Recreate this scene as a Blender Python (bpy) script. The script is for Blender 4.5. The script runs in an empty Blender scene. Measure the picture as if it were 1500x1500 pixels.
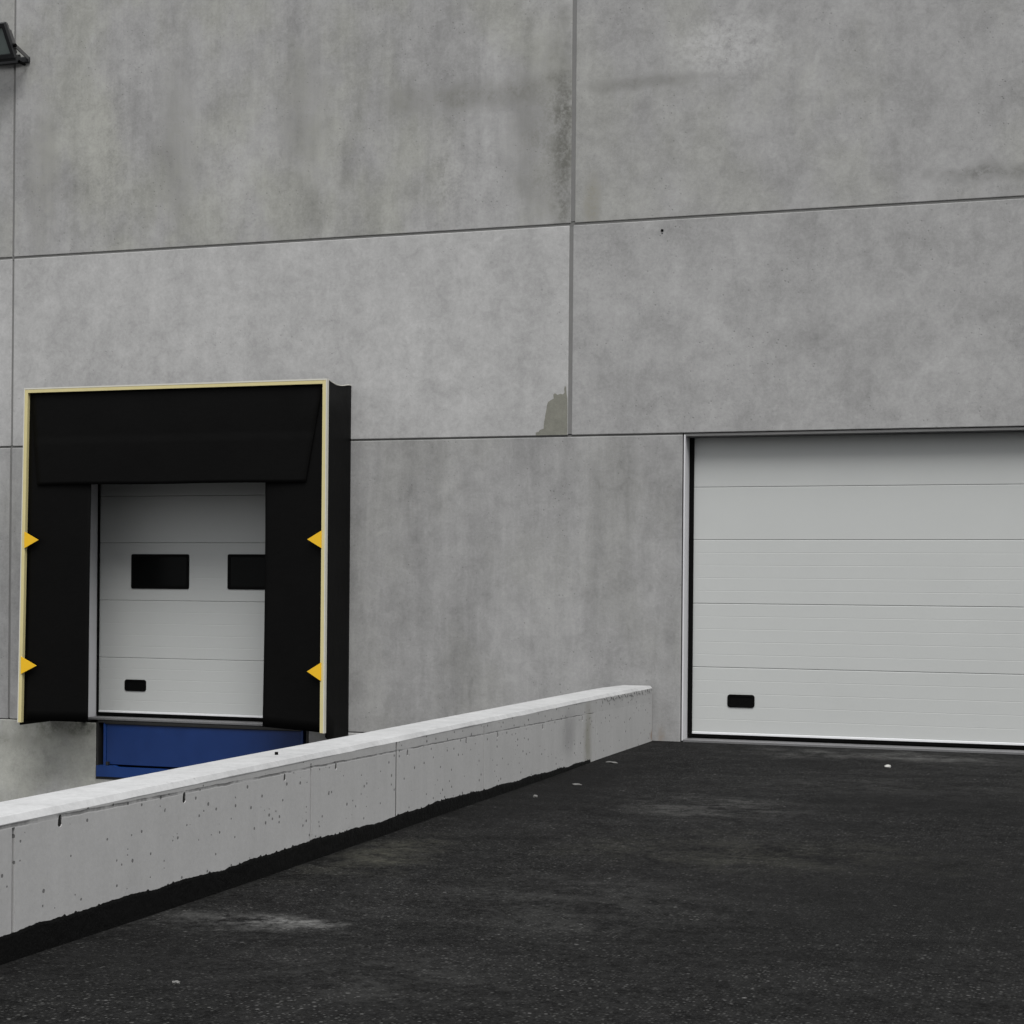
import bpy, bmesh, math, random
from mathutils import Vector, Matrix
random.seed(7)
sc = bpy.context.scene
COL = sc.collection

# ------------------------------------------------------------------ camera
PSI = math.atan(900/2607.); ROLL = 0.0084
CAM = Vector((0, -16.65, 1.49))
R0 = Vector((math.cos(PSI), math.sin(PSI), 0)); F0 = Vector((-math.sin(PSI), math.cos(PSI), 0)); U0 = Vector((0, 0, 1))
rx = R0*math.cos(ROLL) + U0*math.sin(ROLL)
up = U0*math.cos(ROLL) - R0*math.sin(ROLL)
M = Matrix((rx, up, -F0)).transposed().to_4x4(); M.translation = CAM
cd = bpy.data.cameras.new('camera'); cam = bpy.data.objects.new('camera', cd); COL.objects.link(cam)
cam.matrix_world = M
cd.sensor_width = 36; cd.lens = 2607/1500*36; cd.shift_y = 103.3/1500; cd.clip_end = 2000; cd.clip_start = .05
sc.camera = cam

# ------------------------------------------------------------------ material helpers
class NT:
    def __init__(s, name):
        s.m = bpy.data.materials.new(name); s.m.use_nodes = True
        s.t = s.m.node_tree; s.n = s.t.nodes; s.b = s.n['Principled BSDF']
        s.co = s.n.new('ShaderNodeTexCoord').outputs['Object']
    def lk(s, a, b): s.t.links.new(a, b)
    def mapping(s, scale=(1, 1, 1), loc=(0, 0, 0), src=None):
        n = s.n.new('ShaderNodeMapping'); n.inputs['Scale'].default_value = scale; n.inputs['Location'].default_value = loc
        s.lk(src or s.co, n.inputs['Vector']); return n.outputs[0]
    def noise(s, vec, scale, detail=4, rough=.55, dist=0.):
        n = s.n.new('ShaderNodeTexNoise'); s.lk(vec, n.inputs['Vector'])
        n.inputs['Scale'].default_value = scale; n.inputs['Detail'].default_value = detail
        n.inputs['Roughness'].default_value = rough; n.inputs['Distortion'].default_value = dist
        return n.outputs['Fac']
    def voro(s, vec, scale, feature='F1'):
        n = s.n.new('ShaderNodeTexVoronoi'); n.feature = feature; s.lk(vec, n.inputs['Vector']); n.inputs['Scale'].default_value = scale
        return n.outputs['Distance'], n.outputs['Color']
    def math(s, op, a, b=0., c=0., clamp=False):
        n = s.n.new('ShaderNodeMath'); n.operation = op; n.use_clamp = clamp
        for i, v in enumerate((a, b, c)):
            if isinstance(v, (int, float)): n.inputs[i].default_value = v
            else: s.lk(v, n.inputs[i])
        return n.outputs[0]
    def ramp(s, v, a, b, x=0., y=1.):
        n = s.n.new('ShaderNodeMapRange'); n.interpolation_type = 'SMOOTHSTEP'
        s.lk(v, n.inputs[0])
        for i, q in zip((1, 2, 3, 4), (a, b, x, y)): n.inputs[i].default_value = q
        return n.outputs[0]
    def mix(s, fac, a, b, mode='MIX'):
        n = s.n.new('ShaderNodeMix'); n.data_type = 'RGBA'; n.blend_type = mode
        if isinstance(fac, (int, float)): n.inputs[0].default_value = fac
        else: s.lk(fac, n.inputs[0])
        for i, v in ((6, a), (7, b)):
            if isinstance(v, (tuple, list)): n.inputs[i].default_value = (*v[:3], 1)
            else: s.lk(v, n.inputs[i])
        return n.outputs[2]
    def ellipse(s, c, r, soft=.5, nz=.5, nscale=3.):
        """mask: 1 inside an ellipsoid at c with radii r, wobbling border"""
        sub = s.n.new('ShaderNodeVectorMath'); sub.operation = 'SUBTRACT'; s.lk(s.co, sub.inputs[0]); sub.inputs[1].default_value = c
        div = s.n.new('ShaderNodeVectorMath'); div.operation = 'DIVIDE'; s.lk(sub.outputs[0], div.inputs[0]); div.inputs[1].default_value = r
        ln = s.n.new('ShaderNodeVectorMath'); ln.operation = 'LENGTH'; s.lk(div.outputs[0], ln.inputs[0])
        d = ln.outputs['Value']
        w = s.math('MULTIPLY', s.math('SUBTRACT', s.noise(s.co, nscale, 4, .6), .5), nz*2)
        return s.ramp(s.math('ADD', d, w), 1-soft, 1+soft*.4, 1, 0)
    def bump(s, h, strength, dist):
        n = s.n.new('ShaderNodeBump'); n.inputs['Strength'].default_value = strength; n.inputs['Distance'].default_value = dist
        s.lk(h, n.inputs['Height'])
        s.lk(n.outputs[0], s.b.inputs['Normal'])
    def done(s, col, rough=.8, metal=0., spec=.5):
        if isinstance(col, (tuple, list)): s.b.inputs['Base Color'].default_value = (*col[:3], 1)
        else: s.lk(col, s.b.inputs['Base Color'])
        if isinstance(rough, (int, float)): s.b.inputs['Roughness'].default_value = rough
        else: s.lk(rough, s.b.inputs['Roughness'])
        s.b.inputs['Metallic'].default_value = metal
        s.b.inputs['Specular IOR Level'].default_value = spec
        return s.m

def concrete(name, base, seed, mott=.25, drip=.15, fine=.12, olive=.4, pits=.35, masks=(), tint=(1, 1, 1.), pitscale=16., lowf=.12, bmp=.35, pitr=.16):
    mott *= 1.45; fine *= 1.7; drip *= 1.3
    k = NT(name)
    off = k.mapping(loc=(seed*13.7, seed*7.3, seed*5.1))
    big = k.noise(off, .55, 3, .5)
    mid = k.noise(off, 2.1, 7, .62, .3)
    dr = k.noise(k.mapping((1.5, 1.5, .28), (seed*3.3, 0, 0)), 1.5, 6, .6, .4)
    dr2 = k.noise(k.mapping((1., 1., .1), (seed*9.1, 0, 0)), 9., 3, .6)
    fn = k.noise(off, 34, 4, .7)
    vf = k.noise(off, 120, 2, .6)
    v = k.math('MULTIPLY_ADD', k.math('SUBTRACT', big, .5), lowf*2, 1.)
    v = k.math('MULTIPLY_ADD', k.math('SUBTRACT', mid, .5), mott*2, v)
    v = k.math('MULTIPLY_ADD', k.math('SUBTRACT', dr, .5), drip*2, v)
    v = k.math('MULTIPLY_ADD', k.math('SUBTRACT', dr2, .5), drip*.95, v)
    v = k.math('MULTIPLY_ADD', k.math('SUBTRACT', fn, .5), fine*2, v)
    v = k.math('MULTIPLY_ADD', k.math('SUBTRACT', vf, .5), fine*1.2, v)
    md = k.noise(off, 6.5, 9, .72, .6)
    v = k.math('MULTIPLY_ADD', k.math('SUBTRACT', md, .5), .62, v)
    flk = k.math('MULTIPLY', k.ramp(k.noise(off, 19, 5, .75), .60, .70), k.ramp(k.noise(off, 1.3, 3, .6), .50, .62))
    v = k.math('MULTIPLY_ADD', flk, -.13, v)
    # air-bubble pits, in clusters
    d, c = k.voro(off, pitscale)
    clus = k.ramp(k.noise(off, 1.7, 3, .6), .42, .66)
    pm = k.math('MULTIPLY', k.ramp(d, pitr*.35, pitr, 1, 0), clus)
    d2, c2 = k.voro(k.mapping(loc=(3.1, seed, 1.7)), pitscale*2.7)
    pm2 = k.math('MULTIPLY', k.ramp(d2, pitr*.3, pitr, 1, 0), k.ramp(k.noise(off, 3.1, 3, .6), .5, .7))
    pall = k.math('MAXIMUM', pm, k.math('MULTIPLY', pm2, .7))
    v = k.math('MULTIPLY', v, k.math('MULTIPLY_ADD', pall, -pits, 1.))
    b1 = tuple(base*t for t in tint); b2 = tuple(base*t for t in (.97, .98, .90))
    col = k.mix(k.math('MULTIPLY', k.ramp(k.noise(k.mapping((1, 1, .6), (seed*4.4, 1, 2)), .9, 4, .6), .42, .62), olive), b1, b2)
    cc = k.n.new('ShaderNodeCombineColor')
    for i in range(3): k.lk(v, cc.inputs[i])
    col = k.mix(1., col, cc.outputs[0], 'MULTIPLY')
    for (c_, r_, colr, amt, soft, nz, ns) in masks:
        m = k.math('MULTIPLY', k.ellipse(c_, r_, soft, nz*1.3, ns), amt)
        m = k.math('MULTIPLY', m, k.ramp(k.math('ADD', k.math('MULTIPLY', md, .6), k.math('MULTIPLY', fn, .5)), .40, .70, .25, 1.25))
        col = k.mix(m, col, colr)
    h = k.math('ADD', k.math('MULTIPLY', mid, .6), k.math('ADD', k.math('MULTIPLY', fn, .35), k.math('MULTIPLY', pall, -.8)))
    k.bump(h, bmp, .006)
    return k.done(col, .88, 0, .35)

def plain(name, col, rough=.6, metal=0., var=.08, bmp=.1, scale=8., spec=.5, bdist=.003):
    k = NT(name)
    n1 = k.noise(k.co, scale, 5, .6); n2 = k.noise(k.co, scale*9, 3, .6)
    v = k.math('MULTIPLY_ADD', k.math('SUBTRACT', n1, .5), var*2, 1.)
    v = k.math('MULTIPLY_ADD', k.math('SUBTRACT', n2, .5), var, v)
    cc = k.n.new('ShaderNodeCombineColor')
    for i in range(3): k.lk(v, cc.inputs[i])
    c = k.mix(1., col, cc.outputs[0], 'MULTIPLY')
    k.bump(k.math('ADD', n1, k.math('MULTIPLY', n2, .3)), bmp, bdist)
    r = k.math('MULTIPLY_ADD', k.math('SUBTRACT', n1, .5), .2, rough, True)
    return k.done(c, r, metal, spec)

# ------------------------------------------------------------------ mesh helpers
def parented(o, parent):
    if parent is not None:
        o.parent = parent
        if parent.parent is None: o.matrix_parent_inverse = Matrix.Translation(-parent.location)
def obj(name, bm, mat, parent=None, smooth=False, label=None):
    me = bpy.data.meshes.new(name); bm.normal_update(); bm.to_mesh(me); bm.free()
    me.materials.append(mat)
    for p in me.polygons: p.use_smooth = smooth
    o = bpy.data.objects.new(name, me); COL.objects.link(o); parented(o, parent)
    if label: o['label'] = label
    return o
def thing(name, label, cat, loc, group=None):
    o = bpy.data.objects.new(name, None); COL.objects.link(o); o.location = loc
    o['label'] = label; o['category'] = cat
    if group: o['group'] = group
    o.empty_display_size = .2
    return o
def obj2(name, parts, parent=None, label=None):
    """one mesh with several materials: parts = [(bmesh, material), ...]"""
    me = bpy.data.meshes.new(name); out = bmesh.new()
    for i, (b, m) in enumerate(parts):
        for f in b.faces: f.material_index = i
        t = bpy.data.meshes.new('t'); b.normal_update(); b.to_mesh(t); b.free(); out.from_mesh(t); bpy.data.meshes.remove(t); me.materials.append(m)
    out.to_mesh(me); out.free()
    o = bpy.data.objects.new(name, me); COL.objects.link(o); parented(o, parent)
    if label: o['label'] = label
    return o
def tag(o, label=None, cat=None, kind=None, group=None):
    if label: o['label'] = label
    if cat: o['category'] = cat
    if kind: o['kind'] = kind
    if group: o['group'] = group
    return o
def box(bm, x0, x1, y0, y1, z0, z1, bev=0., seg=1):
    vs = [bm.verts.new((x, y, z)) for z in (z0, z1) for y in (y0, y1) for x in (x0, x1)]
    fs = [(0, 2, 3, 1), (4, 5, 7, 6), (0, 1, 5, 4), (1, 3, 7, 5), (3, 2, 6, 7), (2, 0, 4, 6)]
    faces = [bm.faces.new([vs[i] for i in f]) for f in fs]
    if bev:
        es = list({e for f in faces for e in f.edges})
        bmesh.ops.bevel(bm, geom=es, offset=bev, segments=seg, affect='EDGES', profile=.5)
    return bm
def bx(*a, **k): return box(bmesh.new(), *a, **k)
def prism(bm, pts, axis, a, b, bev=0.):
    """closed 2D outline pts extruded along axis ('x': pts=(y,z); 'y': pts=(x,z); 'z': pts=(x,y)) from a to b"""
    def P(p, t): return {'x': (t, p[0], p[1]), 'y': (p[0], t, p[1]), 'z': (p[0], p[1], t)}[axis]
    A = [bm.verts.new(P(p, a)) for p in pts]; B = [bm.verts.new(P(p, b)) for p in pts]
    fa = bm.faces.new(A); fb = bm.faces.new(B[::-1]); n = len(pts); fs = [fa, fb]
    for i in range(n): fs.append(bm.faces.new((A[i], B[i], B[(i+1) % n], A[(i+1) % n])))
    bmesh.ops.recalc_face_normals(bm, faces=fs)
    if bev:
        es = list({e for e in fa.edges} | {e for e in fb.edges})
        bmesh.ops.bevel(bm, geom=es, offset=bev, segments=2, affect='EDGES', profile=.6)
    return bm
def tube(bm, p, q, r, n=14):
    p, q = Vector(p), Vector(q); d = (q-p).normalized()
    a = d.orthogonal().normalized(); b = d.cross(a)
    A = [bm.verts.new(p+(a*math.cos(t)+b*math.sin(t))*r) for t in [i*2*math.pi/n for i in range(n)]]
    B = [bm.verts.new(q+(a*math.cos(t)+b*math.sin(t))*r) for t in [i*2*math.pi/n for i in range(n)]]
    fs = [bm.faces.new(A), bm.faces.new(B[::-1])]
    for i in range(n): fs.append(bm.faces.new((A[i], B[i], B[(i+1) % n], A[(i+1) % n])))
    bmesh.ops.recalc_face_normals(bm, faces=fs); return bm
def rrect(x0, x1, z0, z1, r, n=5):
    pts = []
    for cx, cz, a0 in ((x1-r, z1-r, 0), (x0+r, z1-r, 90), (x0+r, z0+r, 180), (x1-r, z0+r, 270)):
        for i in range(n+1):
            t = math.radians(a0+90*i/n); pts.append((cx+r*math.cos(t), cz+r*math.sin(t)))
    return pts
def ring(bm, out, inn, y0, y1):
    """frame between two outlines of equal count in the xz plane, thickness y0..y1"""
    n = len(out)
    O0 = [bm.verts.new((p[0], y0, p[1])) for p in out]; I0 = [bm.verts.new((p[0], y0, p[1])) for p in inn]
    O1 = [bm.verts.new((p[0], y1, p[1])) for p in out]; I1 = [bm.verts.new((p[0], y1, p[1])) for p in inn]
    fs = []
    for i in range(n):
        j = (i+1) % n
        fs += [bm.faces.new((O0[i], O0[j], I0[j], I0[i])), bm.faces.new((O1[i], I1[i], I1[j], O1[j])),
               bm.faces.new((O0[i], O1[i], O1[j], O0[j])), bm.faces.new((I0[i], I0[j], I1[j], I1[i]))]
    bmesh.ops.recalc_face_normals(bm, faces=fs); return bm
def cut(target, cutter_bm):
    """boolean difference baked into the mesh"""
    me = bpy.data.meshes.new('cutter'); cutter_bm.to_mesh(me); cutter_bm.free()
    c = bpy.data.objects.new('cutter', me); COL.objects.link(c)
    md = target.modifiers.new('b', 'BOOLEAN'); md.operation = 'DIFFERENCE'; md.object = c; md.solver = 'EXACT'
    bpy.context.view_layer.update()
    dg = bpy.context.evaluated_depsgraph_get()
    new = bpy.data.meshes.new_from_object(target.evaluated_get(dg))
    target.modifiers.clear(); target.data = new
    bpy.data.objects.remove(c)

# ------------------------------------------------------------------ materials
G = lambda v: (v, v, v)
wall_masks_ul = [
    ((-5.25, 0, 5.85), (.13, 1, 1.1), (.11, .11, .10), 1., 1., .7, 6.),
    ((-5.45, 0, 5.9), (.40, 1, .9), (.17, .17, .155), .6, .9, .6, 3.),
    ((-6.2, 0, 6.35), (1.1, 1, .16), (.17, .17, .155), .65, .9, .8, 4.),
    ((-10.45, 0, 6.2), (.35, 1, .9), (.42, .42, .385), .35, .9, .4, 2.),
    ((-8.9, 0, 5.6), (.25, 1, .6), (.42, .42, .41), .35, .9, .5, 3.),
    ((-9.55, 0, 6.1), (.3, 1, .9), (.22, .22, .205), .45, .9, .5, 2.5),
    ((-8.05, 0, 6.3), (.3, 1, .8), (.22, .22, .20), .4, .9, .5, 2.5),
    ((-6.45, 0, 5.55), (.2, 1, .45), (.42, .42, .41), .55, .9, .5, 3.),
    ((-11.2, 0, 5.9), (.22, 1, .9), (.26, .26, .235), .5, .9, .4, 3.)]
wall_masks_ur = [
    ((-3.65, 0, 6.62), (.55, 1, .3), (.47, .47, .47), .6, .7, .35, 2.5),
    ((-4.45, 0, 6.33), (.75, 1, .07), (.16, .16, .15), .6, .9, .9, 5.),
    ((-1.2, 0, 5.25), (.55, 1, .09), (.15, .15, .145), .7, .9, .9, 5.),
    ((-4.95, 0, 5.2), (.1, 1, .3), (.22, .21, .17), .6, .8, .4, 5.)]
mUL = concrete('cast_concrete_weathered', .31, 1, mott=.24, drip=.26, olive=.75, pits=.35, masks=wall_masks_ul)
mUR = concrete('cast_concrete_upper', .305, 2, mott=.26, drip=.12, olive=.45, pits=.3, masks=wall_masks_ur)
mML = concrete('cast_concrete_light', .385, 3, mott=.16, drip=.10, olive=.0, pits=.25)
mMR = concrete('cast_concrete_middle', .315, 4, mott=.24, drip=.10, olive=.0, pits=.35,
               masks=[((-4.95, 0, 4.4), (.3, 1, .6), G(.38), .5, .9, .4, 3.)])
mL = concrete('cast_concrete_lower', .285, 5, mott=.20, drip=.30, olive=.2, pits=.35,
              masks=[((-4.22, 0, .02), (.045, 1, .10), (.22, .165, .12), .5, 1., .9, 25.)])
mPL = concrete('cast_concrete_base', .37, 6, mott=.30, drip=.10, olive=1., pits=.5,
               masks=[((-11.0, 0, -.12), (.5, 1, .12), (.12, .125, .10), .7, .9, .6, 5.),
                      ((-10.65, 0, -.1), (.22, 1, .12), (.09, .095, .08), .75, .9, .6, 6.),
                      ((-11.65, 0, -.28), (.6, 1, .1), (.15, .155, .13), .5, .9, .6, 5.)])
mPatch = concrete('damp_repair_mortar', .195, 8, mott=.12, drip=.05, olive=.0, pits=.2, tint=(1, 1, .86), lowf=.03)
mSeal = plain('joint_sealant', (.165, .165, .163), .8, var=.18, scale=5)
mSealD = plain('joint_sealant_dark', (.14, .14, .137), .85, var=.25, scale=5)

def parapet_mat():
    k = NT('site_cast_concrete')
    off = k.mapping(loc=(5, 2, 9))
    mid = k.noise(off, 2.4, 6, .6, .2); fn = k.noise(off, 45, 4, .7); bd = k.noise(k.mapping((1, 1, .12)), 7, 4, .6)
    v = k.math('MULTIPLY_ADD', k.math('SUBTRACT', mid, .5), .22, 1.)
    v = k.math('MULTIPLY_ADD', k.math('SUBTRACT', bd, .5), .20, v)
    v = k.math('MULTIPLY_ADD', k.math('SUBTRACT', fn, .5), .22, v)
    d, c = k.voro(off, 13)
    sep = k.n.new('ShaderNodeSeparateColor'); k.lk(c, sep.inputs[0])
    rad = k.math('MULTIPLY', k.ramp(sep.outputs[0], .35, 1.), .145)
    pm = k.ramp(k.math('SUBTRACT', rad, d), 0, .03)
    d2, c2 = k.voro(k.mapping(loc=(1, 5, 3)), 24)
    sep2 = k.n.new('ShaderNodeSeparateColor'); k.lk(c2, sep2.inputs[0])
    pm2 = k.ramp(k.math('SUBTRACT', k.math('MULTIPLY', k.ramp(sep2.outputs[1], .4, 1.), .25), d2), 0, .04)
    p = k.math('MAXIMUM', pm, pm2)
    v = k.math('MULTIPLY', v, k.math('MULTIPLY_ADD', p, -.65, 1.))
    # seam of the shuttering: z = .415 + .0105*(-4.9 - y)
    sx = k.n.new('ShaderNodeSeparateXYZ'); k.lk(k.co, sx.inputs[0])
    zl = k.math('MULTIPLY_ADD', sx.outputs[1], -.0116, .3575)
    zl = k.math('MULTIPLY_ADD', k.math('SUBTRACT', k.noise(k.mapping((0, 1, 0)), 6, 4, .6), .5), .02, zl)
    dz = k.math('ABSOLUTE', k.math('SUBTRACT', sx.outputs[2], zl))
    near = k.ramp(sx.outputs[1], -12, -5, .011, .006)
    ln = k.ramp(k.math('DIVIDE', dz, near), .35, 1.1, 1, 0)
    ln = k.math('MULTIPLY', ln, k.ramp(k.noise(k.mapping((0, 1, 0), (0, 4, 0)), 3.3, 4, .7), .40, .56, .15, 1))
    ln = k.math('MULTIPLY', ln, k.ramp(sx.outputs[1], -2.1, -2.0, 1, 0))
    v = k.math('MULTIPLY', v, k.math('MULTIPLY_ADD', ln, -.52, 1.))
    above = k.math('MULTIPLY', k.ramp(k.math('SUBTRACT', sx.outputs[2], zl), 0, .004), .06)
    v = k.math('SUBTRACT', v, above)
    cc = k.n.new('ShaderNodeCombineColor')
    for i in range(3): k.lk(v, cc.inputs[i])
    col = k.mix(1., (.41, .41, .409), cc.outputs[0], 'MULTIPLY')
    for c_, r_, cl, am in (((-4.3, -2.2, .15), (.3, .12, .4), (.2, .195, .15), .6), ((-4.3, -2.75, .25), (.3, .2, .2), G(.19), .5),
                           ((-4.3, -.03, .03), (.3, .10, .06), (.24, .15, .10), .7)):
        col = k.mix(k.math('MULTIPLY', k.ellipse(c_, r_, .8, .5, 6), am), col, cl)
    k.bump(k.math('ADD', k.math('MULTIPLY', fn, .4), k.math('ADD', k.math('MULTIPLY', p, -1.), k.math('MULTIPLY', ln, -1.))), .5, .004)
    return k.done(col, .85, 0, .35)
mPar = parapet_mat()
mCop = concrete('smooth_pale_coping', .40, 9, mott=.10, drip=.04, fine=.08, olive=.0, pits=.25, tint=(.99, 1, 1.01), bmp=.2)

def asphalt():
    k = NT('asphalt')
    big = k.noise(k.co, .5, 5, .62, .8); mid = k.noise(k.mapping((.8, 1.3, 1)), 2.3, 8, .7, .5)
    fn = k.noise(k.co, 15, 6, .85); gr = k.noise(k.co, 48, 3, .85)
    v = k.math('MULTIPLY_ADD', k.math('SUBTRACT', big, .5), 1.5, 1.)
    v = k.math('MULTIPLY_ADD', k.math('SUBTRACT', mid, .5), 2.0, v)
    v = k.math('MULTIPLY_ADD', k.math('SUBTRACT', fn, .5), 4.2, v)
    v = k.math('MULTIPLY_ADD', k.math('SUBTRACT', gr, .5), 4.6, v)
    g9 = k.noise(k.mapping((1., .55, 1)), 8, 5, .8)
    v = k.math('MULTIPLY_ADD', k.math('SUBTRACT', g9, .5), 2.6, v)
    v = k.math('MAXIMUM', v, .15)
    cc = k.n.new('ShaderNodeCombineColor')
    for i in range(3): k.lk(v, cc.inputs[i])
    col = k.mix(1., (.0074, .0074, .0073), cc.outputs[0], 'MULTIPLY')
    dens = k.ramp(mid, .35, .65, .25, 1)
    for sc_, lo, hi, a0, a1, am, cl in ((17, .95, .99, .10, .22, .8, .15), (34, .76, .98, .12, .36, .85, .11), (62, .45, .95, .15, .48, .9, .075)):
        d, c = k.voro(k.co, sc_)                              # pale stones in the mix
        sep = k.n.new('ShaderNodeSeparateColor'); k.lk(c, sep.inputs[0])
        sp = k.math('MULTIPLY', k.ramp(d, a0, a1, 1, 0), k.ramp(sep.outputs[0], lo, hi))
        col = k.mix(k.math('MULTIPLY', k.math('MULTIPLY', sp, am), dens), col, (cl, cl, cl*.97))
    dust = [((-3.85, -9.38, 0), (.50, .26, 9), (.11, .11, .107), .7), ((-3.6, -9.28, 0), (.25, .14, 9), (.20, .20, .195), .7),
            ((-2.7, -4.6, 0), (.65, .8, 9), (.06, .06, .058), .8), ((-2.6, -.7, 0), (.6, .5, 9), (.08, .08, .078), .8),
            ((-1.8, -.62, 0), (.45, .45, 9), (.10, .10, .097), .8), ((-1.2, -.7, 0), (.4, .4, 9), (.08, .08, .078), .7),
            ((-4.0, -7.3, 0), (.3, .8, 9), (.06, .059, .047), .8), ((-2.0, -6.4, 0), (1.1, .7, 9), (.04, .04, .032), .8),
            ((-2.6, -8.4, 0), (.9, .9, 9), (.035, .035, .034), .7), ((-2.9, -10.2, 0), (.8, .5, 9), (.035, .035, .034), .7),
            ((-1.9, -3.0, 0), (1.3, .7, 9), (.034, .034, .033), .7), ((.2, -1.6, 0), (1.2, 1.0, 9), (.035, .035, .034), .7)]
    brk = k.ramp(k.math('ADD', k.math('MULTIPLY', mid, .6), k.math('MULTIPLY', fn, .6)), .50, .78)
    for c_, r_, cl, am in dust:
        m = k.math('MULTIPLY', k.ellipse(c_, r_, 1., .9, 4), brk)
        col = k.mix(k.math('MULTIPLY', m, am, 0, True), col, cl)
    for c_, r_, am in (((-1.0, -7.5, 0), (1.0, 1.9, 9), .6), ((-1.3, -3.9, 0), (1.1, .9, 9), .5), ((-4.0, -3.6, 0), (.45, 2.6, 9), .65), ((-3.9, -10.2, 0), (.5, .8, 9), .4)):
        col = k.mix(k.math('MULTIPLY', k.ellipse(c_, r_, 1., .6, 2), am), col, (.0045, .0045, .0045))
    h = k.math('ADD', k.math('MULTIPLY', fn, .6), k.math('MULTIPLY', gr, .6))
    k.bump(h, .9, .008)
    return k.done(col, .85, 0, .10)
mAsp = asphalt()
mTar = plain('bitumen', (.0045, .0045, .0045), .55, var=.3, bmp=.8, scale=14, bdist=.01, spec=.08)
mDoor = plain('door_coated_steel', (.485, .50, .494), .45, var=.025, bmp=.04, scale=2.5)
mRail = plain('anodised_aluminium', (.74, .75, .77), .4, .05, var=.05, scale=6)
mHole = plain('hole_shade_and_joint_fill', (.022, .022, .021), .9, var=.3, scale=30, spec=.1)  # painted shade for the tie holes; also fills the wide joint
mSill = plain('worn_sill_steel', (.16, .16, .165), .5, .2, var=.2, scale=5)
mTrim = plain('painted_steel_trim', (.60, .60, .62), .45, var=.04, scale=4)
mRub = plain('black_rubber', (.003, .003, .003), .6, var=.2, scale=20, spec=.06)
mPVC = plain('black_tarpaulin', (.0038, .0038, .0038), .5, var=.15, bmp=.5, scale=2.2, bdist=.010, spec=.06)
mBeige = plain('pale_yellow_edging', (.60, .53, .27), .6, var=.06, scale=9)
mWhite = plain('pale_grey_aluminium', (.60, .59, .53), .5, var=.05, scale=9)
mYel = plain('yellow_marker_plastic', (.80, .47, .012), .5, var=.05, scale=9)
mBlue = plain('blue_painted_steel', (.0022, .023, .115), .45, var=.18, bmp=.15, scale=4)
mBlueL = plain('blue_painted_lip', (.003, .030, .145), .45, var=.18, bmp=.15, scale=5)
mDark = plain('dark_steel', (.012, .012, .012), .6, var=.3, scale=8)
mLamp = plain('dark_grey_lamp_housing', (.022, .023, .025), .45, var=.15, scale=12)
mLampG = plain('grey_lamp_bracket', (.10, .10, .10), .5, var=.15, scale=12)
mLint = plain('soffit_shade_grey', (.15, .15, .15), .7, var=.2, scale=5)  # painted shade of the lintel soffit
mStone = plain('pale_stone', (.42, .42, .40), .8, var=.2, scale=30)
mRoof = plain('roof_membrane', (.10, .10, .10), .9, var=.2, scale=2)
k = NT('dark_window_glass'); k.b.inputs['Coat Weight'].default_value = .0; mGlass = k.done((.004, .0045, .0045), .25, 0, .12)
k = NT('lamp_glass'); mLGlass = k.done((.22, .26, .25), .15, 0, .6)

# ------------------------------------------------------------------ building
B = thing('warehouse', 'grey precast concrete warehouse with two white sectional doors', 'building', (-5.15, 0, 0))
TH = .22
def panel(x0, x1, z0, z1, m, label=None):
    return obj('wall_panel', bx(x0, x1, 0, TH, z0, z1, bev=.007, seg=2), m, B, label=label)
XL, XM, XR = -11.567, -5.150, 1.262
TOP = 8.9
panel(-17.98, XL-.012, 5.013, TOP, mUR); panel(XL+.012, XM-.020, 5.013, TOP, mUL, 'weathered panel with streaks and a dark stain by its right joint')
panel(XM+.020, XR-.012, 5.013, TOP, mUR); panel(XR+.012, 7.67, 5.013, TOP, mUL)
XL2, XM2 = -11.565, -5.164
panel(-17.98, XL2-.012, 2.938, 4.990, mML); panel(XL2+.012, XM2-.019, 2.938, 4.990, mML, 'pale panel above the loading dock')
panel(XM2+.019, XR-.012, 2.938, 4.990, mMR); panel(XR+.012, 7.67, 2.938, 4.990, mML)
panel(-17.98, XL-.018, -.05, 2.920, mL); panel(XL+.006, -10.60, -.05, 2.920, mL)
panel(-7.90, -4.031, -.05, 2.920, mL); panel(.62, 7.67, -.30, 2.920, mL)
# retaining base below the dock floor, with the leveller pit left open
PX0, PX1, PZ = -10.47, -7.95, -.66
for a, b, c, d in ((-17.98, PX0, -1.5, -.058), (PX1, -4.45, -1.5, -.058), (PX0, PX1, -1.5, PZ)):
    if c == -1.5 and d == PZ: obj('base_wall', bx(a+.001, b-.001, .002, TH, c, d), mPL, B)
    else: obj('base_wall', bx(a, b, -.002, TH, c, d, bev=.006), mPL, B)
obj('base_wall', bx(-4.449, .62, .03, TH, -.6, -.062), mPL, B)
# joints
def seal(x0, x1, z0, z1, m=mSeal, y=.011): obj('joint_sealant', bx(x0, x1, y, .06, z0, z1), m, B)
seal(XL-.02, XL+.02, 5.03, TOP); seal(XM-.024, XM+.024, 5.03, TOP, y=.005); seal(XR-.02, XR+.02, 5.03, TOP)
seal(XL2-.02, XL2+.02, 2.95, 4.98); seal(XM2-.024, XM2+.024, 2.95, 4.98, y=.005); seal(XR-.02, XR+.02, 2.95, 4.98)
seal(XL-.025, XL+.014, -.04, 2.915)
seal(-17.98, 7.67, 4.980, 5.024, mSealD, .008); seal(-17.98, -10.6, 2.912, 2.945, mSealD, .014); seal(-7.9, -4.031, 2.912, 2.945, mSealD, .014)
seal(.62, 7.67, 2.912, 2.945, mSealD, .014)
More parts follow.
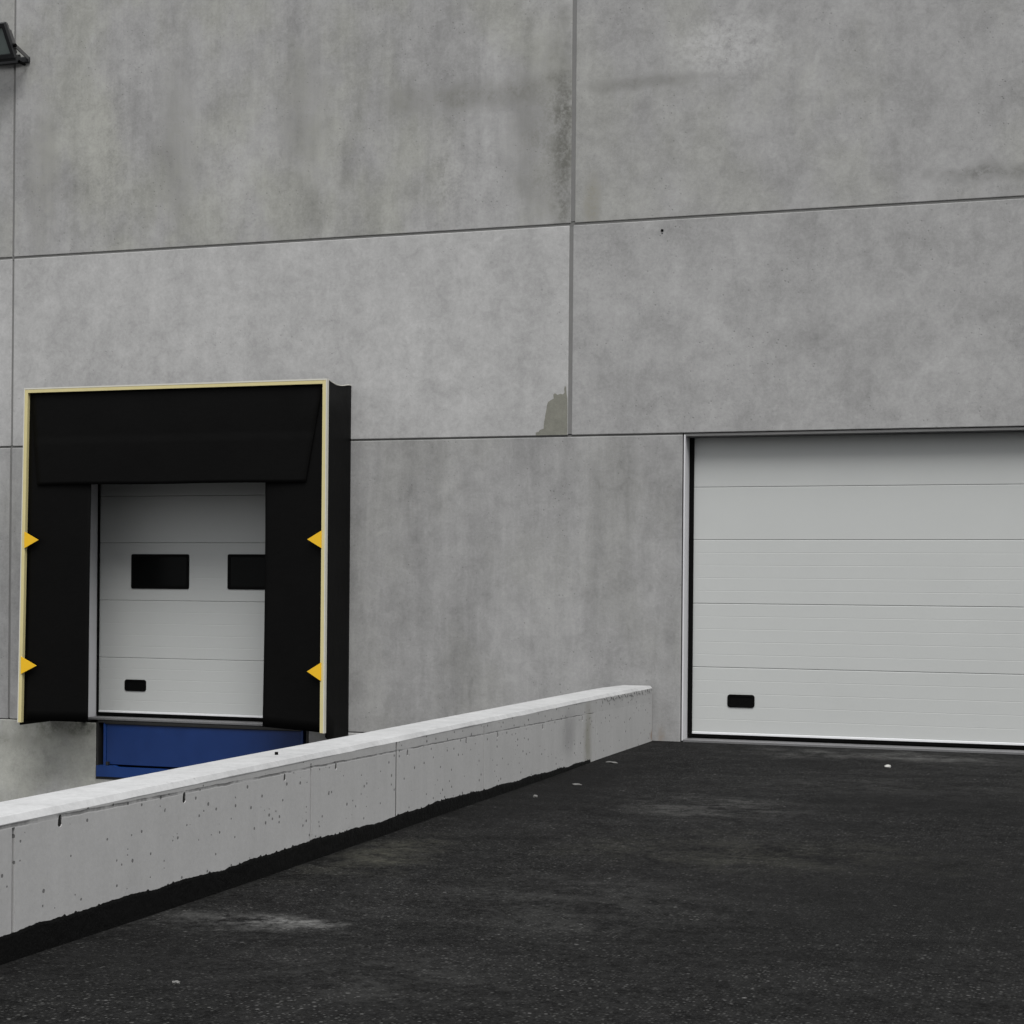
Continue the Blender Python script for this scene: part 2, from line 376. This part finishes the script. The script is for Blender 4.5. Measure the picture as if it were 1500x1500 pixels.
# black discs painting the dark of a small hole; patch of mortar
h = bmesh.new(); tube(h, (-4.249, -.004, 4.890), (-4.249, .02, 4.890), .014, 10); tube(h, (-4.249, -.003, 4.862), (-4.249, .02, 4.862), .006, 8)
obj('wall_hole_shade', h, mRub, B)
pts = [(-5.512, 2.942), (-5.188, 2.942), (-5.188, 3.18), (-5.19, 3.30), (-5.199, 3.345), (-5.203, 3.405), (-5.215, 3.425), (-5.222, 3.39), (-5.218, 3.355), (-5.236, 3.338), (-5.262, 3.345),
       (-5.29, 3.335), (-5.318, 3.352), (-5.334, 3.34), (-5.33, 3.30), (-5.36, 3.285), (-5.388, 3.268), (-5.398, 3.24), (-5.405, 3.19), (-5.415, 3.14), (-5.428, 3.06), (-5.432, 3.005), (-5.47, 2.995), (-5.485, 2.975), (-5.512, 2.97)]
obj('mortar_patch', prism(bmesh.new(), pts, 'y', -.003, .004), mPatch, B, label='olive grey mortar patch with a ragged edge at the joint corner')
# shell behind the facade
obj('side_wall', bx(-17.98, -17.78, TH+.01, 14, -1.5, TOP), mUR, B); obj('side_wall', bx(7.47, 7.67, TH+.01, 14, -1.5, TOP), mUR, B)
obj('rear_wall', bx(-17.98, 7.67, 14.01, 14.2, -1.5, TOP), mUR, B); obj('roof', bx(-17.98, 7.67, 0, 14.2, TOP+.004, TOP+.2), mRoof, B)

def section_profile(z0, z1, y, ribbed):
    """door section outline in (y,z): rounded tongue-and-groove edges, fine pressed ribs"""
    pts = [(y+.042, z0), (y+.004, z0), (y+.0012, z0+.002), (y, z0+.006)]
    if ribbed:
        n = 5; st = (z1-z0)/n; q = .0007
        for i in range(1, n):
            c = z0+i*st; pts += [(y, c-.004), (y+q, c-.0015), (y+q, c+.0015), (y, c+.004)]
    pts += [(y, z1-.006), (y+.0012, z1-.002), (y+.004, z1), (y+.042, z1)]
    return pts
def door(name, x0, x1, zs, jx0, jx1, label, windows, hx, hz, jam_left=True):
    Y = .20
    # steel jamb trims and head
    D = obj(name, bx(x0-.05, x1+.05, Y+.06, Y+.07, .0, 2.93), mDark, B, label=label)
    for a, b in zip(zs[:-1], zs[1:]):
        obj('door_section', prism(bmesh.new(), section_profile(a+.0013, b-.0013, Y, b < 1.95), 'x', x0, x1), mDoor, D)
    for s in (jx0, jx1-.014):
        obj('door_jamb', bx(s, s+.014, .004, Y+.055, -.01, 2.92), mTrim, D)
    obj('side_gasket', bx(jx0+.015, x0+.002, Y-.022, Y+.02, .012, 2.912), mRub, D)
    obj('side_gasket', bx(x1-.002, jx1-.015, Y-.022, Y+.02, .012, 2.912), mRub, D)
    obj('head_trim', bx(jx0+.016, jx1-.016, .16, Y+.05, 2.900, 2.93), mSill, D)
    obj('bottom_rail', bx(x0, x1, Y-.006, Y+.035, .043, .066, bev=.003), mRail, D)
    obj('bottom_gasket', prism(bmesh.new(), [(Y-.002, .043), (Y+.03, .043), (Y+.028, .012), (Y+.016, .004), (Y+.002, .012)], 'x', x0-.02, x1+.02), mRub, D)
    obj('door_sill', bx(jx0+.016, jx1-.016, -.004, Y+.05, -.024, .0, bev=.003), mSill, D)
    # recessed pull handle
    out = rrect(hx-.132, hx+.132, hz-.062, hz+.062, .028); inn = rrect(hx-.112, hx+.112, hz-.042, hz+.042, .018)
    obj2('handle', [(ring(bmesh.new(), out, inn, Y-.007, Y+.002), mRub), (prism(bmesh.new(), rrect(hx-.113, hx+.113, hz-.043, hz+.043, .018), 'y', Y-.0015, Y+.002), mRub)], D)
    for (wx, wz) in windows:
        out = rrect(wx-.352, wx+.352, wz-.186, wz+.186, .02); inn = rrect(wx-.322, wx+.322, wz-.156, wz+.156, .012)
        obj2('window', [(ring(bmesh.new(), out, inn, Y-.009, Y+.002), mRub), (prism(bmesh.new(), rrect(wx-.323, wx+.323, wz-.157, wz+.157, .012), 'y', Y-.004, Y+.003), mGlass)], D)
    return D
door('sectional_door', -3.962, .56, [.064, .689, 1.303, 1.917, 2.425, 2.915], -4.018, .612, 'wide pale grey sectional door at the top of the ramp', [], -3.484, .372)
door('sectional_door', -10.565, -7.955, [.064, .640, 1.262, 1.886, 2.390, 2.915], -10.598, -7.902, 'narrow sectional door with dark windows inside the dock shelter', [(-9.818, 1.577), (-8.652, 1.579)], -10.11, .345)
# grey strip added under the wide door's lintel, painting its shaded soffit
obj('lintel_soffit_shade', bx(-4.02, .62, .012, .155, 2.905, 2.932, bev=.002), mLint, B)

# ------------------------------------------------------------------ dock shelter
S = thing('dock_shelter', 'black tarpaulin dock shelter with pale yellow edged frame around the left door', 'dock shelter', (-9.25, -.3, -.02))
yF = -.6
L0, L1, RR, ZT = -11.00, -11.05, -7.498, 3.495
# frame profile: thin pale outer lip + yellow edging inside it
def post(name, xa, xb, w, z0, z1, y0, y1, m, par):
    return obj(name, prism(bmesh.new(), [(xa, z1), (xa+w, z1), (xb+w, z0), (xb, z0)], 'y', y0, y1), m, par)
fl = post('side_post', L0, L1, .010, -.03, ZT, yF, yF+.05, mWhite, S); post('edging', L0+.010, L1+.010, .036, -.028, ZT-.015, yF+.002, yF+.045, mBeige, fl)
fr = post('side_post', RR-.010, RR-.010, .010, -.02, ZT, yF, yF+.05, mWhite, S); post('edging', RR-.046, RR-.046, .036, -.018, ZT-.015, yF+.002, yF+.045, mBeige, fr)
tr = obj('top_rail', bx(L0+.0135, RR-.0135, yF, yF+.05, ZT-.0145, ZT), mWhite, S)
obj('edging', bx(L0+.0465, RR-.0465, yF+.002, yF+.045, ZT-.050, ZT-.015), mBeige, tr)
def sheet(fn, nu, nv, th=.004):
    """cloth surface fn(u,v)->(x,y,z) given thickness along its normal"""
    bm = bmesh.new(); g = [[bm.verts.new(fn(i/nu, j/nv)) for i in range(nu+1)] for j in range(nv+1)]
    for j in range(nv):
        for i in range(nu): bm.faces.new((g[j][i], g[j][i+1], g[j+1][i+1], g[j+1][i]))
    bm.normal_update(); bmesh.ops.solidify(bm, geom=bm.faces[:], thickness=th); return bm
lerp = lambda a, b, t: a+(b-a)*t
obj('side_curtain', sheet(lambda u, v: (lerp(lerp(L1+.046, -10.236, u), lerp(L0+.046, -10.202, u), v), -.552+.016*u+.008*math.sin(5*v+2*u), lerp(.0+.015*u-.015, 3.40, v)), 14, 30), mPVC, S, True)
obj('side_curtain', sheet(lambda u, v: (lerp(-8.205+.01*math.sin(3*v), RR-.046, u), -.552+.012*(1-u)+.008*math.sin(4*v+3*u), lerp(.018-.035*u, 3.40, v)), 14, 30), mPVC, S, True)
def topc(u, v):
    zt, zb = ZT-.045, 2.472
    x = lerp(lerp(-10.845, -7.735, u), lerp(-10.95, -7.56, u), v)
    bulge = .016*math.sin(math.pi*v)*math.sin(math.pi*u) + (.014 if v < .48 else .0)*(1) + .03*math.exp(-((u-.96)/.03)**2)*math.exp(-((v-.7)/.2)**2)
    return (x, -.570-bulge*.45+.008*v, lerp(zb+.003*math.sin(11*u), zt, v))
obj('head_curtain', sheet(topc, 40, 26), mPVC, S, True)
obj('side_panel', sheet(lambda u, v: (RR-.003, lerp(-.555, -.004, u), lerp(-.06-.11*min(1, u*3.), ZT-.012-.03*math.sin(math.pi*min(1, u*1.15))*1.0, v)), 16, 12), mPVC, S, True)
obj('side_panel', sheet(lambda u, v: (lerp(L1, L0, v)+.003, lerp(-.555, -.004, u), lerp(-.06, ZT-.015, v)), 10, 12), mPVC, S, True)
obj('roof_panel', sheet(lambda u, v: (lerp(L0+.006, RR-.008, u), lerp(-.552, -.004, v), ZT-.012-.03*math.sin(math.pi*min(1, v*1.15))), 12, 16), mPVC, S, True)
pb = bmesh.new()
for i in range(10):
    f = lambda v: (RR-.004, lerp(-.55, -.006, v), ZT-.006-.03*math.sin(math.pi*min(1, v*1.15)))
    tube(pb, f(i/10), f((i+1)/10), .005, 6)
obj('piping', pb, mWhite, S)
obj('corner_post', bx(RR-.07, RR-.008, -.07, -.006, -.14, 3.40), mPVC, S)
def tri(x0, x1, zc, hh):
    obj('marker_triangle', prism(bmesh.new(), [(x0, zc+hh), (x1, zc), (x0, zc-hh)], 'y', yF-.006, yF+.003), mYel, S)
tri(-10.978, -10.806, 1.895, .087); tri(-11.008, -10.818, .574, .092)
tri(-7.540, -7.694, 1.902, .087); tri(-7.532, -7.686, .590, .092)

# ------------------------------------------------------------------ dock leveller
Lv = thing('dock_leveller', 'dark blue steel dock leveller set in the pit below the left door', 'dock leveller', (-9.2, .1, -.64))
obj('pit_lining', prism(bmesh.new(), [(PX0+.001, -.045), (PX0+.001, PZ), (PX1-.001, PZ), (PX1-.001, -.045), (PX1-.03, -.045), (PX1-.03, PZ+.03), (PX0+.03, PZ+.03), (PX0+.03, -.045)], 'y', .0, .30), mDark, Lv)
obj('back_plate', bx(PX0+.03, PX1-.03, .29, .30, PZ+.03, -.05), mDark, Lv)
fpn = obj('front_panel', bx(-10.352, -8.05, .02, .28, -.500, -.060, bev=.004), mBlue, Lv)
obj('stiffener', bx(-10.385, -10.353, .012, .2, -.54, -.052), mBlueL, Lv)
obj('stiffener', bx(-8.049, -8.02, .012, .2, -.54, -.052), mBlueL, Lv)
obj('deck_plate', bx(-10.45, -7.98, .002, .3, -.052, -.028), mDark, Lv)
hb = bmesh.new()
tube(hb, (-10.36, .012, -.058), (-8.04, .012, -.058), .009, 8)
obj('lip_hinge', hb, mDark, Lv)
lip = bmesh.new()
prism(lip, [(-10.452, -.630), (-10.452, -.512), (-10.235, -.508), (-10.205, -.522), (-7.98, -.522), (-7.98, -.630)], 'y', -.02, .05)
obj('lip', lip, mBlueL, Lv)
obj('lip_support', bx(-10.34, -10.31, -.012, .02, -.505, -.47), mDark, Lv)
obj('pit_sill', bx(PX0+.02, PX1-.02, -.004, .05, -.656, -.634), mDark, Lv)

tf = tag(obj('rubber_bumper', bx(-10.615, -10.575, -.05, .0, -.045, .035, bev=.008), mRub), 'tiny black rubber stop at the foot of the dock door jamb', 'bumper')

# ------------------------------------------------------------------ floodlight
FL = thing('floodlight', 'dark square floodlight tilted down on the upper left of the wall', 'floodlight', (-11.6, -.1, 7.2))
T = Vector((0, -.24, .355)); T.normalize(); N = Vector((0, -T.z, T.y))   # face runs along T, looks along N (out and down)
N = Vector((0, -.355, -.24)).normalized()
O = Vector((0, -.235, 7.125))
def fpt(t, n, x): return Vector((x, 0, 0)) + O + T*t + N*n
def fbox(t0, t1, n0, n1, x0, x1, bev=0.):
    bm = bmesh.new(); vs = [bm.verts.new(fpt(t, n, x)) for t in (t0, t1) for n in (n0, n1) for x in (x0, x1)]
    fs = [bm.faces.new([vs[i] for i in f]) for f in [(0, 2, 3, 1), (4, 5, 7, 6), (0, 1, 5, 4), (1, 3, 7, 5), (3, 2, 6, 7), (2, 0, 4, 6)]]
    bmesh.ops.recalc_face_normals(bm, faces=fs)
    if bev: bmesh.ops.bevel(bm, geom=bm.edges[:], offset=bev, segments=2, affect='EDGES')
    return bm
x0, x1 = -11.80, -11.385
def frm():
    bm = bmesh.new()
    for a in ((0, .045, -.02, .03, x0, x1), (.325, .375, -.02, .03, x0, x1), (.045, .325, -.02, .03, x0, x0+.04), (.045, .325, -.02, .03, x1-.04, x1)):
        t = fbox(*a); me = bpy.data.meshes.new('t'); t.to_mesh(me); t.free(); bm.from_mesh(me); bpy.data.meshes.remove(me)
    return bm
obj('front_frame', frm(), mLamp, FL)
obj('glass', fbox(.045, .325, .004, .012, x0+.04, x1-.04), mLGlass, FL)
obj('lower_visor', fbox(-.035, -.002, -.1, .012, x0+.01, x1-.004, .006), mLamp, FL)
obj('housing', fbox(.02, .36, -.07, -.021, x0+.01, x1-.01, .008), mLampG, FL)
obj('gear_box', fbox(.07, .27, -.16, -.071, x0+.06, x1-.05, .015), mLampG, FL)
br = bmesh.new(); tube(br, (x1-.004, -.28, 7.235), (x1+.026, -.28, 7.235), .019, 12)
obj('pivot_knob', br, mRub, FL)
arm = bmesh.new()
prism(arm, [(-.30, 7.255), (-.26, 7.255), (-.015, 7.185), (-.015, 7.15), (-.28, 7.215)], 'x', x1+.004, x1+.016)
obj('bracket_arm', arm, mLampG, FL)
arm = bmesh.new()
prism(arm, [(-.30, 7.255), (-.26, 7.255), (-.015, 7.185), (-.015, 7.15), (-.28, 7.215)], 'x', x0-.016, x0-.004)
obj('bracket_arm', arm, mLampG, FL)
obj('wall_plate', bx(x0-.02, x1+.02, -.03, -.001, 7.125, 7.19, bev=.006), mLamp, FL)
obj('cable_gland', tube(bmesh.new(), (x1-.03, -.14, 7.105), (x1-.03, -.035, 7.10), .016, 10), mRub, FL)

# ------------------------------------------------------------------ ramp parapet
Pp = thing('parapet_wall', 'low board-marked concrete parapet wall along the asphalt ramp with pale top', 'wall', (-4.45, -6.5, -.08))
PX, PB = -4.297, -4.607
YE = -13.2
core = obj('wall_body', bx(PB+.002, PX, YE, -.045, -1.5, .4885), mPar, Pp)
cb = bmesh.new()
for y, w, d in ((-10.428, .021, .018), (-7.616, .017, .018), (-6.384, .024, .035), (-4.783, .017, .016), (-1.958, .017, .016), (-13.0, .01, .01)):
    box(cb, PX-d, PX+.05, y-w/2, y+w/2, -.4, .47 if w < .023 else .56)
cut(core, cb)
cb = bmesh.new(); plugs = []
for i, (y, z) in enumerate(((-11.15, .468), (-10.092, .457), (-9.031, .438), (-7.945, .428), (-7.285, .425), (-6.203, .409), (-5.142, .401), (-4.493, .388), (-3.439, .369), (-2.37, .359))):
    r = .016 if i > 2 else .021
    pts = [(y+r*math.cos(a)*(1 if math.sin(a) < 0 else .85), z-.010+r*math.sin(a)*(1.0 if math.sin(a) < 0 else 1.9)) for a in [j*2*math.pi/14 for j in range(14)]]
    plugs.append([(y+(p[0]-y)*.93, z+(p[1]-z)*.93) for p in pts])
    A = [cb.verts.new((PX+.05, *p)) for p in pts]; Bv = [cb.verts.new((PX-.05, y+(p[0]-y)*.8, z+(p[1]-z)*.8)) for p in pts]
    fs = [cb.faces.new(A), cb.faces.new(Bv[::-1])] + [cb.faces.new((A[q], Bv[q], Bv[(q+1) % 14], A[(q+1) % 14])) for q in range(14)]
    bmesh.ops.recalc_face_normals(cb, faces=fs)
cut(core, cb)
for pl in plugs: obj('tie_hole_shade', prism(bmesh.new(), pl, 'x', PX-.045, PX-.005), mHole, Pp)  # dark plugs added to paint the shade inside the tie holes
obj('joint_filler', bx(PX-.03, PX-.006, -6.384-.0118, -6.384+.0118, -.2, .488), mHole, Pp)
core.data.materials.clear(); core.data.materials.append(mPar)
# pale coping: slightly uneven chamfered slab, rounding off at the facade end
bm = bmesh.new(); rows = []
ny = 150
for i in range(ny+1):
    y = lerp(YE-.004, -.05, i/ny)
    n = .0012*math.sin(y*2.1)+.0006*math.sin(y*7.3+1)+random.uniform(-.0007, .0007)
    e = max(0, (y+1.1)/1.07); dr = .012*e**2; tx = .03*e**1.5
    zt = .521-dr+n*.4
    rows.append([bm.verts.new(p) for p in ((PB+tx, y, .489), (PB+tx, y, zt-.004), (PB+tx+.004, y, zt), (PX-.030+n*3, y, zt), (PX-.020+n*3, y, zt-.003), (PX+.001+n*.6, y, .492-dr*.5+n*1.5), (PX+.001+n*.6, y, .489+n*.5))])
for i in range(ny):
    for j in range(7):
        bm.faces.new((rows[i][j], rows[i+1][j], rows[i+1][(j+1) % 7], rows[i][(j+1) % 7]))
bm.faces.new(rows[0][::-1]); bm.faces.new(rows[-1]); bmesh.ops.recalc_face_normals(bm, faces=bm.faces[:])
cop = obj('coping', bm, mCop, Pp)
obj('bolt_stub', tube(bmesh.new(), (-4.459, -7.722, .515), (-4.459, -7.722, .537), .010, 12), mRub, Pp)
# ragged mortar drips under the coping near the facade
bm = bmesh.new()
for i in range(26):
    y = -1.75+i*.066+random.uniform(-.02, .02); w = random.uniform(.02, .05); hgt = random.uniform(.012, .045)
    prism(bm, [(y-w, .4882), (y+w, .4882), (y+w*.7, .488-hgt*.6), (y+w*.1, .488-hgt), (y-w*.6, .488-hgt*.5)], 'x', PX-.002, PX+.003+random.uniform(0, .003))
obj('mortar_drips', bm, mPar, Pp)
# bitumen smear
bm = bmesh.new()
key = [(-13.2, .05), (-10.56, .048), (-9.5, .041), (-8.14, .036), (-6.46, .026), (-5.39, .030), (-4.2, .012), (-3.2, .0), (-2.14, -.004)]
def zk(y):
    for (a, za), (b, zb) in zip(key[:-1], key[1:]):
        if a <= y <= b: return lerp(za, zb, (y-a)/(b-a))
    return key[-1][1]
n = 900; up_, lo_ = [], []; w = 0
for i in range(n+1):
    y = lerp(-13.2, -2.14, i/n); w = w*.86+random.uniform(-.0024, .0024)
    j = w + .004*math.sin(y*3.1)+.003*math.sin(y*9.7)+(random.random() < .04)*.008
    up_.append((y, zk(y)+j))
A = [bm.verts.new((PX+.004, y, z)) for y, z in up_]; C_ = [bm.verts.new((PX+.006, y, z-.012)) for y, z in up_]; D_ = [bm.verts.new((PX+.012, y, -.16)) for y, z in up_]; E_ = [bm.verts.new((PX-.003, y, z+.001)) for y, z in up_]
for i in range(n):
    for P_, Q_ in ((E_, A), (A, C_), (C_, D_)):
        bm.faces.new((P_[i], P_[i+1], Q_[i+1], Q_[i]))
bm.faces.new((A[-1], E_[-1], D_[-1], C_[-1]))
bmesh.ops.recalc_face_normals(bm, faces=bm.faces[:])
obj('bitumen_coat', bm, mTar, Pp)

# ------------------------------------------------------------------ ground
def gz(x, y):
    if y > -.0: base = -.020
    elif y > -2.1: base = lerp(-.021, -.030, -y/2.1)
    elif y > -6.5: base = lerp(-.030, -.074, (-y-2.1)/4.4)
    else: base = -.074
    s = min(1, max(0, (-y-.15)/1.2))
    return base + s*.006*(math.sin(x*1.7+y*.6)+math.sin(y*1.3-x*.5+1))*.7
def grid(xs, ys, fz):
    bm = bmesh.new(); g = [[bm.verts.new((x, y, fz(x, y))) for x in xs] for y in ys]
    for j in range(len(ys)-1):
        for i in range(len(xs)-1): bm.faces.new((g[j][i], g[j][i+1], g[j+1][i+1], g[j+1][i]))
    return bm
fr_ = lambda a, b, n: [lerp(a, b, i/n) for i in range(n+1)]
xs = fr_(PX-.04, 9, 70)+[14, 30, 80, 300]
ys = [-600, -150, -60, -30]+fr_(-20, .0, 90)+[.03]
d = obj('driveway', grid(xs, ys, gz), mAsp, None, True); tag(d, kind='structure')
mYard = plain('yard_asphalt', (.03, .03, .03), .85, var=.5, bmp=.5, scale=3)
tag(obj('loading_yard', grid([-600, -120, -40, -18, PB-.01+.012], [-600, -150, -40, -13.3, -5, .02], lambda x, y: -1.25), mYard), kind='structure')
tag(obj('ground', grid([-800, -100, 0, 100, 800], [-800, -100, 0, 100, 800], lambda x, y: -1.6), mYard), kind='structure')

# ------------------------------------------------------------------ loose stones on the asphalt
def stone(name, x, y, sx, sy, sz, label, group=None, m=mStone, rot=0.):
    bm = bmesh.new(); bmesh.ops.create_icosphere(bm, subdivisions=2, radius=1)
    for v in bm.verts:
        v.co *= 1+random.uniform(-.22, .22)
        a = v.co.x*sx; b = v.co.y*sy
        a *= .8; b *= .8; v.co = Vector((x+a*math.cos(rot)-b*math.sin(rot), y+a*math.sin(rot)+b*math.cos(rot), gz(x, y)+v.co.z*sz+sz*.55))
    o = obj(name, bm, m); return tag(o, label, 'stone' if 'chip' not in name else 'concrete chip', group=group)
stone('pebble', -1.869, -1.613, .034, .045, .016, 'pale pebble lying alone on the asphalt in front of the wide door')
mChip = plain('grey_chip', (.13, .13, .125), .85, var=.2, scale=40)
stone('concrete_chip', -4.11, -2.12, .085, .030, .010, 'long grey chip by the wall end nearest the wide door', m=mChip, rot=-.5)
stone('concrete_chip', -3.949, -3.655, .045, .03, .009, 'grey flake on the asphalt below the thinning end of the black bitumen band', m=mChip)
stone('concrete_chip', -4.01, -4.484, .022, .02, .012, 'tiny pale crumb beside the bitumen band under the rightmost pair of tie holes', m=mChip)
stone('concrete_chip', -3.454, -10.577, .022, .014, .008, 'small flat pale flake on the asphalt below the dusty streak at lower left', m=mChip)

# ------------------------------------------------------------------ light
w = bpy.data.worlds.new('World'); sc.world = w; w.use_nodes = True
nt = w.node_tree; bg = nt.nodes['Background']
sky = nt.nodes.new('ShaderNodeTexSky'); sky.sky_type = 'NISHITA'; sky.sun_disc = False
EL, AZ = 58, 150   # sun behind cloud, high, behind the camera and to its right
sky.sun_elevation = math.radians(EL); sky.sun_rotation = math.radians(AZ); sky.dust_density = 3.; sky.air_density = 1.; sky.ozone_density = 1.
hs = nt.nodes.new('ShaderNodeHueSaturation'); hs.inputs['Saturation'].default_value = .18
# cloud cover: flatten the clear-sky gradient and let the zenith be brighter than the horizon (overcast luminance)
gm = nt.nodes.new('ShaderNodeGamma'); gm.inputs['Gamma'].default_value = .3
tc = nt.nodes.new('ShaderNodeTexCoord'); sx = nt.nodes.new('ShaderNodeSeparateXYZ'); nt.links.new(tc.outputs['Generated'], sx.inputs[0])
mr = nt.nodes.new('ShaderNodeMapRange'); nt.links.new(sx.outputs[2], mr.inputs[0])
for i, q in zip((1, 2, 3, 4), (0., 1., .55, 1.5)): mr.inputs[i].default_value = q
vm = nt.nodes.new('ShaderNodeVectorMath'); vm.operation = 'SCALE'
nt.links.new(sky.outputs[0], gm.inputs['Color']); nt.links.new(gm.outputs[0], hs.inputs['Color'])
nt.links.new(hs.outputs[0], vm.inputs[0]); nt.links.new(mr.outputs[0], vm.inputs['Scale']); nt.links.new(vm.outputs[0], bg.inputs['Color'])
bg.inputs['Strength'].default_value = .15
sl = bpy.data.lights.new('sun', 'SUN'); sl.energy = .9; sl.angle = math.radians(35); sl.color = (1, .985, .96)
so = bpy.data.objects.new('sun', sl); COL.objects.link(so)
a = math.radians(AZ); e = math.radians(EL)
sd = Vector((math.sin(a)*math.cos(e), math.cos(a)*math.cos(e), math.sin(e)))
so.rotation_euler = sd.to_track_quat('Z', 'Y').to_euler(); so.location = sd*40
sc.view_settings.view_transform = 'Standard'; sc.view_settings.look = 'None'; sc.view_settings.gamma = 1; sc.view_settings.exposure = 1.66
